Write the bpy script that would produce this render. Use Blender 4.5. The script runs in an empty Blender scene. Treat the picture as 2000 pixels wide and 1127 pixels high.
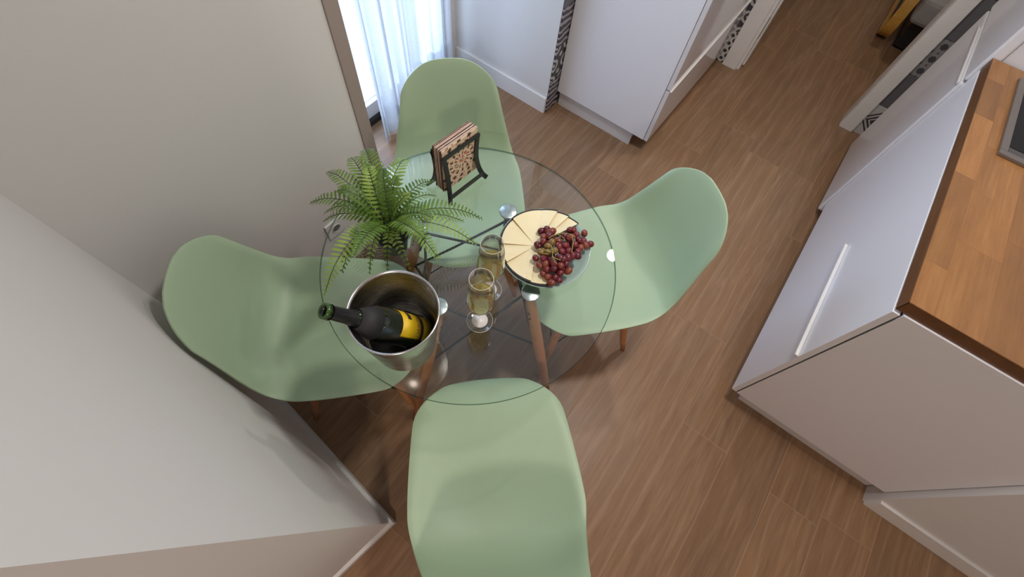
import bpy, bmesh, math, random
from mathutils import Vector, Matrix
random.seed(7)
S = bpy.context.scene
COL = S.collection

# ------------------------------------------------------------------ camera
FPX = 881.49
RM = Matrix(((0.79950, 0.59549, 0.07870), (-0.56277, 0.69680, 0.44470), (0.20997, -0.39983, 0.89221)))
CAM = Vector((0, 0, 1.8575))
cd = bpy.data.cameras.new('camera'); cam = bpy.data.objects.new('camera', cd); COL.objects.link(cam)
cam.matrix_world = Matrix.Translation(CAM) @ RM.transposed().to_4x4()
cd.sensor_width = 36; cd.lens = 36 * FPX / 2000; cd.clip_start = .02
S.camera = cam
def at(px, py, z):                      # pixel + the height of what it touches -> place
    d = RM.transposed() @ Vector(((px - 1000) / FPX, -(py - 563.5) / FPX, -1))
    return CAM + d * ((z - CAM.z) / d.z)

# ------------------------------------------------------------------ light
W = bpy.data.worlds.new('sky'); S.world = W; W.use_nodes = True
W.node_tree.nodes['Background'].inputs[0].default_value = (.62, .78, 1, 1)
W.node_tree.nodes['Background'].inputs[1].default_value = 2.2
S.view_settings.view_transform = 'Standard'; S.view_settings.look = 'None'
S.view_settings.gamma = 1; S.view_settings.use_curve_mapping = False
S.view_settings.exposure = -0.12
S.cycles.transparent_max_bounces = 24; S.cycles.max_bounces = 10
S.cycles.caustics_reflective = False; S.cycles.caustics_refractive = False
S.cycles.sample_clamp_indirect = 6
WARM = (1, .86, .72)
def area(name, loc, rot, sx, sy, watts, color, shape='RECTANGLE', spread=180):
    l = bpy.data.lights.new(name, 'AREA'); l.shape = shape; l.size = sx; l.size_y = sy
    l.energy = watts; l.color = color; l.spread = math.radians(spread)
    o = bpy.data.objects.new(name, l); COL.objects.link(o); o.location = loc; o.rotation_euler = rot
    return o
area('daylight', (-1.86, 1.3, 1.3), (0, -math.pi / 2, 0), 2.3, 1.2, 55, (.56, .73, 1))     # daylight entering at the window

# ------------------------------------------------------------------ helpers
def tag(o, label=None, cat=None, group=None, kind=None):
    if label: o['label'] = label
    if cat: o['category'] = cat
    if group: o['group'] = group
    if kind: o['kind'] = kind
    return o
def link(name, me, mat=None, parent=None, smooth=False):
    o = bpy.data.objects.new(name, me); COL.objects.link(o)
    if mat and not me.materials: me.materials.append(mat)
    if parent: o.parent = parent
    if smooth:
        for p in me.polygons: p.use_smooth = True
    return o
def empty(name, loc=(0, 0, 0), rz=0):
    o = bpy.data.objects.new(name, None); COL.objects.link(o); o.location = loc; o.rotation_euler = (0, 0, rz)
    o.empty_display_size = .05
    return o
def done(bm, name):
    bmesh.ops.recalc_face_normals(bm, faces=bm.faces)
    me = bpy.data.meshes.new(name); bm.to_mesh(me); bm.free(); return me
def add_box(bm, a, b):
    vs = [bm.verts.new((x, y, z)) for x in (a[0], b[0]) for y in (a[1], b[1]) for z in (a[2], b[2])]
    for f in ((0, 1, 3, 2), (4, 6, 7, 5), (0, 4, 5, 1), (2, 3, 7, 6), (0, 2, 6, 4), (1, 5, 7, 3)):
        bm.faces.new([vs[i] for i in f])
def box(name, a, b, mat, parent=None, bevel=0, seg=2):
    bm = bmesh.new(); add_box(bm, a, b)
    if bevel: bmesh.ops.bevel(bm, geom=bm.edges[:], offset=bevel, segments=seg, affect='EDGES', profile=.6)
    return link(name, done(bm, name), mat, parent)
def prism(name, pts, z0, z1, mat, parent=None):
    bm = bmesh.new()
    lo = [bm.verts.new((x, y, z0)) for x, y in pts]; hi = [bm.verts.new((x, y, z1)) for x, y in pts]
    bm.faces.new(lo); bm.faces.new(hi); n = len(pts)
    for i in range(n): bm.faces.new((lo[i], lo[(i + 1) % n], hi[(i + 1) % n], hi[i]))
    return link(name, done(bm, name), mat, parent)
def lathe(bm, prof, n=32, cap0=True, cap1=True, org=(0, 0, 0)):
    rings = []
    for r, z in prof:
        rings.append([bm.verts.new((org[0] + r * math.cos(2 * math.pi * i / n), org[1] + r * math.sin(2 * math.pi * i / n), org[2] + z)) for i in range(n)])
    for a, b in zip(rings, rings[1:]):
        for i in range(n): bm.faces.new((a[i], a[(i + 1) % n], b[(i + 1) % n], b[i]))
    if cap0: bm.faces.new(rings[0])
    if cap1: bm.faces.new(rings[-1])
def turned(name, prof, mat, parent=None, n=32, cap0=True, cap1=True, smooth=True):
    bm = bmesh.new(); lathe(bm, prof, n, cap0, cap1)
    o = link(name, done(bm, name), mat, parent, smooth); return o
def tube(bm, pts, rad, n=8, closed=False):
    pts = [Vector(p) for p in pts]; m = len(pts); rings = []
    rads = rad if isinstance(rad, (list, tuple)) else [rad] * m
    up = None
    for i, p in enumerate(pts):
        a = pts[i - 1] if i or closed else p; b = pts[(i + 1) % m] if i < m - 1 or closed else p
        t = (b - a).normalized()
        if up is None: up = t.orthogonal().normalized()
        up = (up - t * up.dot(t)).normalized(); s = t.cross(up)
        rings.append([bm.verts.new(p + (up * math.cos(2 * math.pi * k / n) + s * math.sin(2 * math.pi * k / n)) * rads[i]) for k in range(n)])
    for i in range(m if closed else m - 1):
        a, b = rings[i], rings[(i + 1) % m]
        for k in range(n): bm.faces.new((a[k], a[(k + 1) % n], b[(k + 1) % n], b[k]))
    if not closed: bm.faces.new(rings[0]); bm.faces.new(rings[-1])
def pipe(name, pts, rad, mat, parent=None, n=8, closed=False):
    bm = bmesh.new(); tube(bm, pts, rad, n, closed); return link(name, done(bm, name), mat, parent, True)
def spline(P, n):
    P = [Vector(p) for p in P]; out = []
    Q = [P[0] * 2 - P[1]] + P + [P[-1] * 2 - P[-2]]
    for k in range(n):
        s = k / (n - 1) * (len(P) - 1); i = min(int(s), len(P) - 2); t = s - i
        a, b, c, d = Q[i:i + 4]
        out.append(.5 * (2 * b + (c - a) * t + (2 * a - 5 * b + 4 * c - d) * t * t + (3 * b - a - 3 * c + d) * t ** 3))
    return out
def lerp_tab(tab, s):                   # smooth curve through a table of (s, value)
    n = len(tab)
    def slope(k):
        a, b = tab[max(0, k - 1)], tab[min(n - 1, k + 1)]; return (b[1] - a[1]) / (b[0] - a[0])
    for k in range(n - 1):
        (a, va), (b, vb) = tab[k], tab[k + 1]
        if s <= b or k == n - 2:
            h = b - a; t = (s - a) / h; t2, t3 = t * t, t ** 3
            return (2 * t3 - 3 * t2 + 1) * va + (t3 - 2 * t2 + t) * h * slope(k) + (3 * t2 - 2 * t3) * vb + (t3 - t2) * h * slope(k + 1)
def copy_tree(o, parent=None):
    c = o.copy(); COL.objects.link(c); c.parent = parent
    for ch in [x for x in bpy.data.objects if x.parent == o]: copy_tree(ch, c)
    return c

# ------------------------------------------------------------------ materials
def srgb(r, g, b):
    f = lambda c: (c / 255 / 12.92) if c / 255 <= .04045 else ((c / 255 + .055) / 1.055) ** 2.4
    return (f(r), f(g), f(b), 1)
class NT:
    def __init__(s, name):
        s.m = bpy.data.materials.new(name); s.m.use_nodes = True; s.t = s.m.node_tree; s.b = s.t.nodes['Principled BSDF']
        s.out = s.t.nodes['Material Output']
    def n(s, typ, **kw):
        o = s.t.nodes.new('ShaderNode' + typ)
        for k, v in kw.items(): setattr(o, k, v)
        return o
    def put(s, sock, v):
        if hasattr(v, 'links') or isinstance(v, bpy.types.NodeSocket): s.t.links.new(v, sock)
        else: sock.default_value = v
    def math(s, op, a, b=0., c=None):
        o = s.n('Math', operation=op); s.put(o.inputs[0], a); s.put(o.inputs[1], b)
        if c is not None: s.put(o.inputs[2], c)
        return o.outputs[0]
    def mix(s, f, a, b, mode='MIX'):
        o = s.n('Mix', data_type='RGBA', blend_type=mode); s.put(o.inputs[0], f); s.put(o.inputs[6], a); s.put(o.inputs[7], b); return o.outputs[2]
    def noise(s, vec, scale, detail=3, rough=.5):
        o = s.n('TexNoise'); o.inputs['Scale'].default_value = scale; o.inputs['Detail'].default_value = detail; o.inputs['Roughness'].default_value = rough
        if vec is not None: s.t.links.new(vec, o.inputs['Vector'])
        return o.outputs['Fac']
    def ramp(s, f, *stops):
        o = s.n('ValToRGB'); s.t.links.new(f, o.inputs[0]); e = o.color_ramp.elements
        while len(e) < len(stops): e.new(.5)
        for k, (p, c) in enumerate(stops): e[k].position = p; e[k].color = c
        return o.outputs[0]
    def coords(s, kind='Object'): return s.n('TexCoord').outputs[kind]
    def xyz(s, v):
        o = s.n('SeparateXYZ'); s.t.links.new(v, o.inputs[0]); return o.outputs
    def scale(s, v, sc, off=None):
        o = s.n('Mapping'); s.t.links.new(v, o.inputs[0]); o.inputs['Scale'].default_value = sc
        if off is not None: s.t.links.new(off, o.inputs['Location'])
        return o.outputs[0]
    def bump(s, h, st=.1, dist=.01):
        o = s.n('Bump'); o.inputs['Strength'].default_value = st; o.inputs['Distance'].default_value = dist
        s.t.links.new(h, o.inputs['Height']); s.t.links.new(o.outputs[0], s.b.inputs['Normal'])
    def set(s, **kw):
        for k, v in kw.items(): s.put(s.b.inputs[k.replace('_', ' ')], v)
        return s
def simple(name, col, rough=.5, metal=0, var=.04, vscale=12, coat=0, spec=.5):
    t = NT(name); v = t.noise(t.coords(), vscale, 3)
    c = t.mix(v, [x * (1 - var) for x in col[:3]] + [1], [min(1, x * (1 + var)) for x in col[:3]] + [1])
    t.set(Base_Color=c, Roughness=rough, Metallic=metal, Coat_Weight=coat, Specular_IOR_Level=spec); t.b.inputs['Coat Roughness'].default_value = .04
    return t.m
def wall_mat(name, col):
    t = NT(name); co = t.coords()
    big = t.noise(co, 1.7, 4); fine = t.noise(co, 160, 2)
    t.set(Base_Color=t.mix(big, [x * .97 for x in col[:3]] + [1], col), Roughness=.85, Specular_IOR_Level=.2); t.bump(t.math('ADD', t.math('MULTIPLY', big, .4), t.math('MULTIPLY', fine, .3)), .12, .004)
    return t.m
def wood(name, c0, c1, c2, sx, sy, rough=.45, rnd=True, bump=.05, ring=0., vr=(.78, 1.18)):
    t = NT(name); co = t.coords(); inf = t.n('ObjectInfo')
    off = t.n('CombineXYZ'); 
    for k, f in enumerate((13., 29., 7.)): t.t.links.new(t.math('MULTIPLY', inf.outputs['Random'], f), off.inputs[k])
    v = t.scale(co, (sx, sy, sx), off.outputs[0])
    a = t.noise(v, 1.0, 7, .66); a.node.inputs['Distortion'].default_value = .5 if ring else 0.; b = t.noise(t.scale(co, (sx * 5, sy * 2.2, sx * 5), off.outputs[0]), 1.0, 4, .6)
    patch = t.noise(t.scale(co, (4, 1.6, 4), off.outputs[0]), 1.0, 2)
    c = t.ramp(t.math('ADD', t.math('MULTIPLY', a, .62), t.math('MULTIPLY', b, .38)), (.3, c0), (.52, c1), (.72, c2))
    c = t.mix(t.math('MULTIPLY', patch, .7), c, c1)
    if ring: c = t.mix(t.math('MULTIPLY', t.math('GREATER_THAN', t.noise(t.scale(co, (5, 1.1, 5), off.outputs[0]), 1.0, 3), .0), t.noise(t.scale(co, (6, 1.3, 6), off.outputs[0]), 1.7, 3)), c, t.mix(.5, c, srgb(150, 104, 62)))
    if ring:
        w = t.n('TexWave', wave_type='BANDS', bands_direction='X'); w.inputs['Scale'].default_value = ring; w.inputs['Distortion'].default_value = 9; w.inputs['Detail'].default_value = 3; w.inputs['Detail Scale'].default_value = 1.2
        t.t.links.new(t.scale(co, (1, .16, 1), off.outputs[0]), w.inputs['Vector'])
        c = t.mix(t.math('MULTIPLY', t.math('POWER', w.outputs['Fac'], 11.), .2), c, c2)
    if rnd:
        k = t.n('MapRange'); t.t.links.new(inf.outputs['Random'], k.inputs[0]); k.inputs[3].default_value = vr[0]; k.inputs[4].default_value = vr[1]
        hv = t.n('HueSaturation'); t.t.links.new(k.outputs[0], hv.inputs['Value']); t.t.links.new(c, hv.inputs['Color']); c = hv.outputs[0]
    t.set(Base_Color=c, Roughness=rough); t.bump(a, bump, .004)
    return t.m
M = {}
M['wall'] = wall_mat('painted_plaster', srgb(216, 213, 210))
M['ceiling'] = wall_mat('ceiling_paint', srgb(225, 222, 216))
M['skirt'] = simple('white_skirting', srgb(222, 219, 216), .45)
M['taupe'] = wall_mat('painted_shade_taupe', srgb(158, 144, 136))  # taupe puts the shade of the turned wall end into the colour
M['floor'] = wood('oak_plank', srgb(90, 69, 52), srgb(129, 102, 78), srgb(172, 144, 117), 24, 3.0, .42, ring=5, vr=(.84, 1.1))
M['grout'] = simple('floor_joint', srgb(158, 128, 100), .8)
M['door'] = simple('white_lacquer', srgb(226, 225, 229), .28, var=.01)
M['gloss'] = simple('glossy_white_front', srgb(214, 211, 212), .1, var=.01, coat=.4)
M['fridge'] = simple('glossy_appliance_white', srgb(222, 222, 226), .22, var=.01, coat=.4)
M['plinth'] = simple('plinth_white', srgb(205, 200, 198), .4)
M['dark'] = simple('shadow_gap', srgb(38, 34, 32), .8)
M['worktop'] = wood('oiled_beech', srgb(118, 78, 42), srgb(156, 108, 61), srgb(180, 134, 82), 26, 3.5, .38, vr=(.76, 1.14))
M['leg'] = wood('beech_leg', srgb(150, 98, 62), srgb(186, 130, 88), srgb(204, 152, 110), 30, 30, .4, rnd=False)
M['black'] = simple('black_steel', srgb(26, 26, 27), .4)
M['chrome'] = simple('brushed_chrome', (.72, .73, .75, 1), .22, 1)
t = NT('sage_plastic'); co = t.coords(); f = t.noise(co, 420, 2)
t.set(Base_Color=t.mix(t.noise(co, 3, 2), srgb(162, 183, 152), srgb(168, 188, 158)), Roughness=.46, Specular_IOR_Level=.4); t.bump(f, .06, .001); M['sage'] = t.m
def clear(name, tint, ior=1.5, rough=0.0, gl=(1, 1, 1, 1), pw=5.):
    t = NT(name); t.t.nodes.remove(t.b)
    tr = t.n('BsdfTransparent'); tr.inputs[0].default_value = tint; g = t.n('BsdfGlossy'); g.inputs['Roughness'].default_value = rough; g.inputs['Color'].default_value = gl
    lw = t.n('LayerWeight'); lw.inputs[0].default_value = .5; mx = t.n('MixShader'); f0 = ((ior - 1) / (ior + 1)) ** 2
    t.t.links.new(t.math('MULTIPLY_ADD', t.math('POWER', lw.outputs['Facing'], pw), 1 - f0, f0), mx.inputs[0]); t.t.links.new(tr.outputs[0], mx.inputs[1]); t.t.links.new(g.outputs[0], mx.inputs[2]); t.t.links.new(mx.outputs[0], t.out.inputs[0])
    return t.m
M['tglass'] = clear('table_glass', (.955, .985, .97, 1), 1.62)
M['tedge'] = clear('table_glass_edge', (.28, .40, .34, 1), 1.5)
M['glass'] = clear('goblet_glass', (.992, .992, .99, 1), 1.6, pw=3.6)
M['rim_glint'] = simple('painted_rim_glint', srgb(214, 210, 196), .1)  # pale opaque colour imitates bright reflections along the glass outline
M['pane'] = clear('window_pane', (.96, .98, 1, 1), 1.5)
M['wine'] = clear('white_wine', srgb(250, 238, 190), 1.6, pw=4.)
nt = M['wine'].node_tree; o_ = nt.nodes['Material Output']; src = o_.inputs[0].links[0].from_socket; tl_ = nt.nodes.new('ShaderNodeBsdfTranslucent'); tl_.inputs[0].default_value = srgb(252, 228, 128); mx_ = nt.nodes.new('ShaderNodeMixShader'); mx_.inputs[0].default_value = .16  # translucent yellow added to clear wine to imitate refracted brightness
nt.links.new(src, mx_.inputs[1]); nt.links.new(tl_.outputs[0], mx_.inputs[2]); nt.links.new(mx_.outputs[0], o_.inputs[0])
def steel():
    t = NT('brushed_steel'); co = t.coords(); z = t.noise(t.scale(co, (8, 8, 500)), 1.0, 3)
    t.set(Base_Color=(.62, .6, .57, 1), Metallic=1., Roughness=t.math('ADD', t.math('MULTIPLY', z, .16), .2)); t.b.inputs['Anisotropic'].default_value = .6; return t.m
M['steel'] = steel()
def sheer():
    t = NT('sheer_voile'); t.t.nodes.remove(t.b); co = t.coords(); w = t.noise(t.scale(co, (300, 300, 300)), 1., 2)
    d = t.n('BsdfDiffuse'); d.inputs[0].default_value = (.74, .76, .8, 1); tl = t.n('BsdfTranslucent'); tl.inputs[0].default_value = (.66, .67, .70, 1)
    tr = t.n('BsdfTransparent'); tr.inputs[0].default_value = (1, 1, 1, 1)
    a = t.n('MixShader'); a.inputs[0].default_value = .55; b = t.n('MixShader'); t.t.links.new(t.math('MULTIPLY', w, .5), b.inputs[0])
    t.t.links.new(d.outputs[0], a.inputs[1]); t.t.links.new(tl.outputs[0], a.inputs[2]); t.t.links.new(a.outputs[0], b.inputs[1]); t.t.links.new(tr.outputs[0], b.inputs[2]); t.t.links.new(b.outputs[0], t.out.inputs[0])
    return t.m
M['sheer'] = sheer()
# patterned cement tiles: local x / z of a 0.2 m tile
def tile_mat(name, kind, dark, light):
    t = NT(name); x, y, z = t.xyz(t.coords()); m = t.math
    def cell(k, ox=0., oy=0.):
        a = m('SUBTRACT', m('FRACT', m('ADD', m('MULTIPLY', x, k), ox)), .5); b = m('SUBTRACT', m('FRACT', m('ADD', m('MULTIPLY', z, k), oy)), .5); return m('ABSOLUTE', a), m('ABSOLUTE', b)
    def star(a, b, r):
        sq = m('MAXIMUM', a, b); di = m('MULTIPLY', m('ADD', a, b), .7071); return m('LESS_THAN', m('MINIMUM', sq, di), r)
    def disc(a, b, r): return m('LESS_THAN', m('SQRT', m('ADD', m('MULTIPLY', a, a), m('MULTIPLY', b, b))), r)
    if kind == 'dots':
        a, b = cell(20., .5, .5); c, d = cell(20., 0., 0.); f = m('MAXIMUM', disc(a, b, .28), disc(c, d, .22))
    elif kind == 'stars':
        a, b = cell(15., .5, .5); c, d = cell(15., 0., 0.); f = m('MAXIMUM', star(a, b, .2), star(c, d, .11)); e, g = cell(30., .5, .5); f = m('MAXIMUM', f, m('MULTIPLY', disc(e, g, .16), .8))
    elif kind == 'scroll':
        a, b = cell(10., .5, .5); r = m('SQRT', m('ADD', m('MULTIPLY', a, a), m('MULTIPLY', b, b)))
        rg = m('LESS_THAN', m('ABSOLUTE', m('SUBTRACT', r, .3)), .075); c, d = cell(10., 0., 0.); st = star(c, d, .11); f = m('SUBTRACT', 1., m('MAXIMUM', rg, m('MAXIMUM', st, disc(a, b, .1))))
    elif kind == 'lines':
        p = m('ADD', m('ABSOLUTE', x), m('ABSOLUTE', z)); l1 = m('LESS_THAN', m('ABSOLUTE', m('SUBTRACT', p, .085)), .007); l2 = m('LESS_THAN', m('ABSOLUTE', m('SUBTRACT', p, .112)), .006)
        inn = m('MULTIPLY', m('LESS_THAN', p, .068), m('GREATER_THAN', t.noise(t.scale(t.coords(), (60, 60, 60)), 1., 1), .42)); f = m('MAXIMUM', m('MAXIMUM', l1, l2), inn)
    elif kind == 'leaf':
        w = t.n('TexWave', wave_type='RINGS'); w.inputs['Scale'].default_value = 9; w.inputs['Distortion'].default_value = 7; t.t.links.new(t.coords(), w.inputs[0]); f = m('LESS_THAN', w.outputs['Fac'], .62)
    else: f = t.math('MULTIPLY', t.noise(t.coords(), 30, 4), .5)
    wear = t.noise(t.coords(), 45, 4)
    c = t.mix(f, light, dark); c = t.mix(t.math('MULTIPLY', wear, .22), c, srgb(120, 118, 120)); t.set(Base_Color=c, Roughness=.4); return t.m
DK, LT = srgb(52, 50, 55), srgb(190, 188, 184)
TM = {k: tile_mat('tile_' + k, k, d, l) for k, d, l in (('dots', srgb(38, 36, 40), srgb(205, 203, 196)), ('stars', srgb(62, 60, 64), srgb(140, 137, 137)), ('scroll', DK, LT), ('lines', srgb(48, 46, 52), srgb(196, 192, 188)), ('leaf', srgb(58, 52, 58), srgb(165, 160, 165)), ('plain', srgb(84, 82, 86), srgb(102, 100, 103)))}

# ------------------------------------------------------------------ the room
CEIL = 2.6
fl = box('floor', (-1.74, -2.7, -.08), (2.8, 6.2, -.0005), M['grout']); tag(fl, 'brown wood-look plank floor', kind='structure')
pm = bmesh.new(); add_box(pm, (-.0988, -.5988, -.0095), (.0988, .5988, 0))
bmesh.ops.bevel(pm, geom=[e for e in pm.edges if all(v.co.z > -.001 for v in e.verts)], offset=.0004, segments=1, affect='EDGES')
pm = done(pm, 'plank')
joint = {2: .785, 5: .80, -6: 1.92, -5: 1.92, 0: 2.40, 1: 1.22, -2: .99}
k = -12
while .587 + .2 * (k - 2) < 2.6:
    cu = .587 + .2 * (k - 2); j = joint.get(k, random.random() * 1.2)
    v = j - 1.2 * math.ceil((j + 2.7) / 1.2) + .6
    while v < 6.6:
        if cu > -1.75 and not (v > 3.8 and (cu < -1.1 or cu > 1.9)) and not (cu < -1.2 and v < -.7) and v - .6 > -3.0:
            link('plank', pm, M['floor'], fl).location = (cu, v, 0)
        v += 1.2
    k += 1
ce = box('ceiling', (-1.9, -2.7, CEIL), (2.8, 6.2, CEIL + .1), M['ceiling']); tag(ce, 'white ceiling', kind='structure')
def wall(name, pts, z0=0, z1=CEIL, mat='wall', label=None): return tag(prism(name, pts, z0, z1, M[mat]), label, kind='structure')
LV = -.115
wl = wall('wall_left', [(-1.1, LV), (-1.1, .718), (-1.62, .718), (-1.62, LV)], label='plain wall behind the left chair')
tr = box('trim_1', (-1.16, .718, 0), (-1.094, .768, CEIL), M['taupe'], bevel=.003); tag(tr, 'strip at the end of the left wall, its shade painted taupe', kind='structure')
PC = (-.214, -.197); PE = (-.6, -2.6)
wf = wall('wall_front', [PC, (-1.1, LV), (-1.62, LV), (-1.62, -2.6), PE], label='white projecting wall in the lower left')
def skirting(name, a, b, h, th, flip=1, mat='skirt', parent=None):
    a, b = Vector(a), Vector(b); d = (b - a).normalized(); n = Vector((d.y, -d.x)) * flip * th
    return tag(prism(name, [a, b, b + n, a + n], 0, h, M[mat], parent), kind='structure')
def off_line(a, b, th):
    a, b = Vector(a), Vector(b); d = (b - a).normalized(); n = Vector((-d.y, d.x)) * th; return a + n, d
(o1, d1_), (o2, d2_) = off_line(PC, (-1.1, LV), -.012), off_line(PC, PE, .012)
kk_ = ((o2 - o1).x * d2_.y - (o2 - o1).y * d2_.x) / (d1_.x * d2_.y - d1_.y * d2_.x); cx_ = o1 + d1_ * kk_
tag(prism('baseboard_front', [PC, (-1.095, LV - .0005), Vector((-1.095, LV - .0005)) + (o1 - Vector(PC)), cx_], 0, .06, M['wall']), kind='structure')
tag(prism('baseboard_end', [PC, cx_, Vector(PE) + (o2 - Vector(PC)), PE], 0, .06, M['wall']), kind='structure')
wall('wall_window', [(-1.72, .72), (-1.62, .72), (-1.62, .80), (-1.72, .80)])
wall('wall_window_side', [(-1.72, 1.80), (-1.62, 1.80), (-1.62, 1.862), (-1.72, 1.862)])
box('wall_window_top', (-1.72, .80, 2.42), (-1.62, 1.80, CEIL), M['wall'])['kind'] = 'structure'
wb = wall('wall_back', [(-1.72, 1.862), (-.972, 1.862), (-.972, 3.11), (-1.72, 3.11)], label='white wall stub beside the window')
skirting('baseboard_back', (-1.618, 1.862), (-.972, 1.862), .098, .012, 1)
wall('wall_far', [(-.972, 3.02), (-.26, 3.02), (-.26, 3.11), (-.972, 3.11)], label='tiled wall left of the doorway')
wall('wall_far_right', [(.475, 3.0), (1.22, 3.0), (1.22, 3.11), (.475, 3.11)], label='tiled wall right of the doorway')
box('wall_far_top', (-.26, 3.01, 2.06), (.475, 3.11, CEIL), M['wall'])['kind'] = 'structure'
wr = wall('wall_right', [(1.205, .957), (2.7, .957), (2.7, 3.11), (1.205, 3.11)], label='wall beyond the kitchen end panel')
skirting('baseboard_right', (1.212, .957), (2.7, .957), .086, .013, 1)
wall('wall_behind', [(-.65, -2.7), (2.8, -2.7), (2.8, -2.6), (-.65, -2.6)]); wall('wall_side', [(2.7, -2.6), (2.8, -2.6), (2.8, .957), (2.7, .957)])
# the room beyond the doorway
wall('wall_next_left', [(-1.2, 3.11), (-1.1, 3.11), (-1.1, 6.2), (-1.2, 6.2)]); wall('wall_next_right', [(1.9, 3.11), (2.0, 3.11), (2.0, 6.2), (1.9, 6.2)]); wall('wall_next_far', [(-1.2, 6.1), (2.0, 6.1), (2.0, 6.2), (-1.2, 6.2)])
# doorway casings
d1 = empty('door_1', (-.26, 3.02, 0)); tag(d1, 'left side of the white doorway frame', kind='structure')
box('casing', (-.088, -.024, 0), (.004, -.0005, 2.1), M['skirt'], d1, .003)
box('jamb', (.0005, -.0005, 0), (.022, .112, 2.06), M['skirt'], d1, .002)
box('door_stop', (.022, .045, .012), (.034, .112, 2.05), M['skirt'], d1, .002)
sp = box('strike_plate', (.0205, .022, .20), (.0235, .042, .33), M['black'], d1)
d2 = empty('door_2', (.475, 3.0, 0)); tag(d2, 'right side of the white doorway frame', kind='structure')
box('casing', (-.02, -.024, 0), (.06, -.0005, 2.1), M['skirt'], d2, .003); box('jamb', (-.022, -.0005, 0), (-.0005, .112, 2.06), M['skirt'], d2, .002)
# tiles
tb = bmesh.new(); add_box(tb, (-.099, -.008, -.099), (.099, 0, .099)); bmesh.ops.bevel(tb, geom=tb.edges[:], offset=.001, segments=1, affect='EDGES'); tb = done(tb, 'tile')
tmesh = {}
for kk in TM: tmesh[kk] = tb.copy(); tmesh[kk].materials.append(TM[kk])
def tiles(parent, x, y, rz, seq):
    for i, kk in enumerate(seq):
        o = link('tile', tmesh[kk], None, parent); o.location = (x, y, .1 + .2 * i); o.rotation_euler = (0, 0, rz)
far = [o for o in COL.objects if o.name == 'wall_far'][0]; farr = [o for o in COL.objects if o.name == 'wall_far_right'][0]
seqL = ['dots', 'scroll', 'plain', 'stars', 'lines', 'scroll', 'dots', 'leaf', 'stars', 'plain', 'dots', 'scroll']
seqR = ['lines', 'plain', 'stars', 'plain', 'scroll', 'dots', 'lines', 'leaf', 'stars', 'plain', 'dots', 'scroll']
tiles(far, -.4475, 3.0195, 0, seqL); tiles(far, -.6475, 3.0195, 0, seqR[::-1])
tiles(farr, .635, 2.9995, 0, seqR); tiles(farr, .835, 2.9995, 0, seqL[::-1])
tiles(wb, -.9715, 1.963, math.pi / 2, ['leaf', 'scroll', 'leaf', 'plain', 'leaf', 'scroll', 'leaf', 'dots', 'leaf', 'plain', 'leaf', 'scroll'])
# window with sheer curtains
wn = empty('window_1', (-1.67, .8, 0)); tag(wn, 'tall glazed balcony door behind the curtains', kind='structure')
for nm, a, b in (('frame_bottom', (-.03, 0, .03), (.03, 1, .11)), ('frame_top', (-.03, 0, 2.34), (.03, 1, 2.42)), ('frame_stile', (-.03, 0, .11), (.03, .07, 2.34)), ('frame_stile', (-.03, .93, .11), (.03, 1, 2.34)), ('frame_stile', (-.03, .47, .11), (.03, .53, 2.34))): box(nm, a, b, M['skirt'], wn, .004)
for a, b in ((.07, .47), (.53, .93)): box('pane', (-.004, a, .11), (.004, b, 2.34), M['pane'], wn)
box('sill_shade_strip', (-.05, 0, 0), (.05, 1, .03), M['dark'], wn)  # near-black strip paints the shadow beneath the door frame
def curtain(name, v0, v1, u, z0, label, ph, folds, amp):
    e = empty(name, (u, v0, 0)); tag(e, label, 'curtain', 'sheer window curtains')
    def sheet(nm, za, zb, off):
        bm = bmesh.new(); n, m = 90, 14; rows = []
        for j in range(m + 1):
            z = za + (zb - za) * j / m; row = []
            for i in range(n + 1):
                s = i / n; a = amp * (.75 + .25 * math.sin(3 * s + 1.7)) * (1 - .2 * z / 2.5)
                x = a * math.sin(folds * 2 * math.pi * s + ph + .35 * math.sin(z * 1.3 + 4 * s)) + .3 * a * math.sin(2.7 * folds * 2 * math.pi * s + 1)
                row.append(bm.verts.new((x + off, (v1 - v0) * s + .012 * math.cos(folds * 4 * math.pi * s), z)))
            rows.append(row)
        for j in range(m):
            for i in range(n): bm.faces.new((rows[j][i], rows[j][i + 1], rows[j + 1][i + 1], rows[j + 1][i]))
        return link(nm, done(bm, nm), M['sheer'], e, True)
    sheet('curtain_cloth', z0, 2.48, 0); sheet('hem', z0, z0 + .17, .003)
curtain('curtain', 1.10, 1.42, -1.50, .012, 'white sheer curtain hanging to the floor beside the taupe strip', .6, 3, .036)
curtain('curtain', 1.36, 1.76, -1.585, .03, 'white sheer curtain behind the far green chair, next to the wall corner', 2.2, 4, .022)
# wall socket
so = empty('wall_socket', (-1.1, .478, .28)); tag(so, 'white wall socket low on the left wall behind the fern', 'wall socket')
box('plate', (.0005, -.043, -.043), (.009, .043, .043), M['skirt'], so, .003)
bm = bmesh.new(); lathe(bm, [(.021, 0), (.021, .003), (.019, .004), (.018, -.002)], 24); me = done(bm, 'insert'); io = link('insert', me, M['plinth'], so, True); io.rotation_euler = (0, math.pi / 2, 0); io.location = (.009, 0, 0)
for dy in (-.0095, .0095): box('hole', (.0075, dy - .0025, -.0025), (.0098, dy + .0025, .0025), M['dark'], so)

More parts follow.
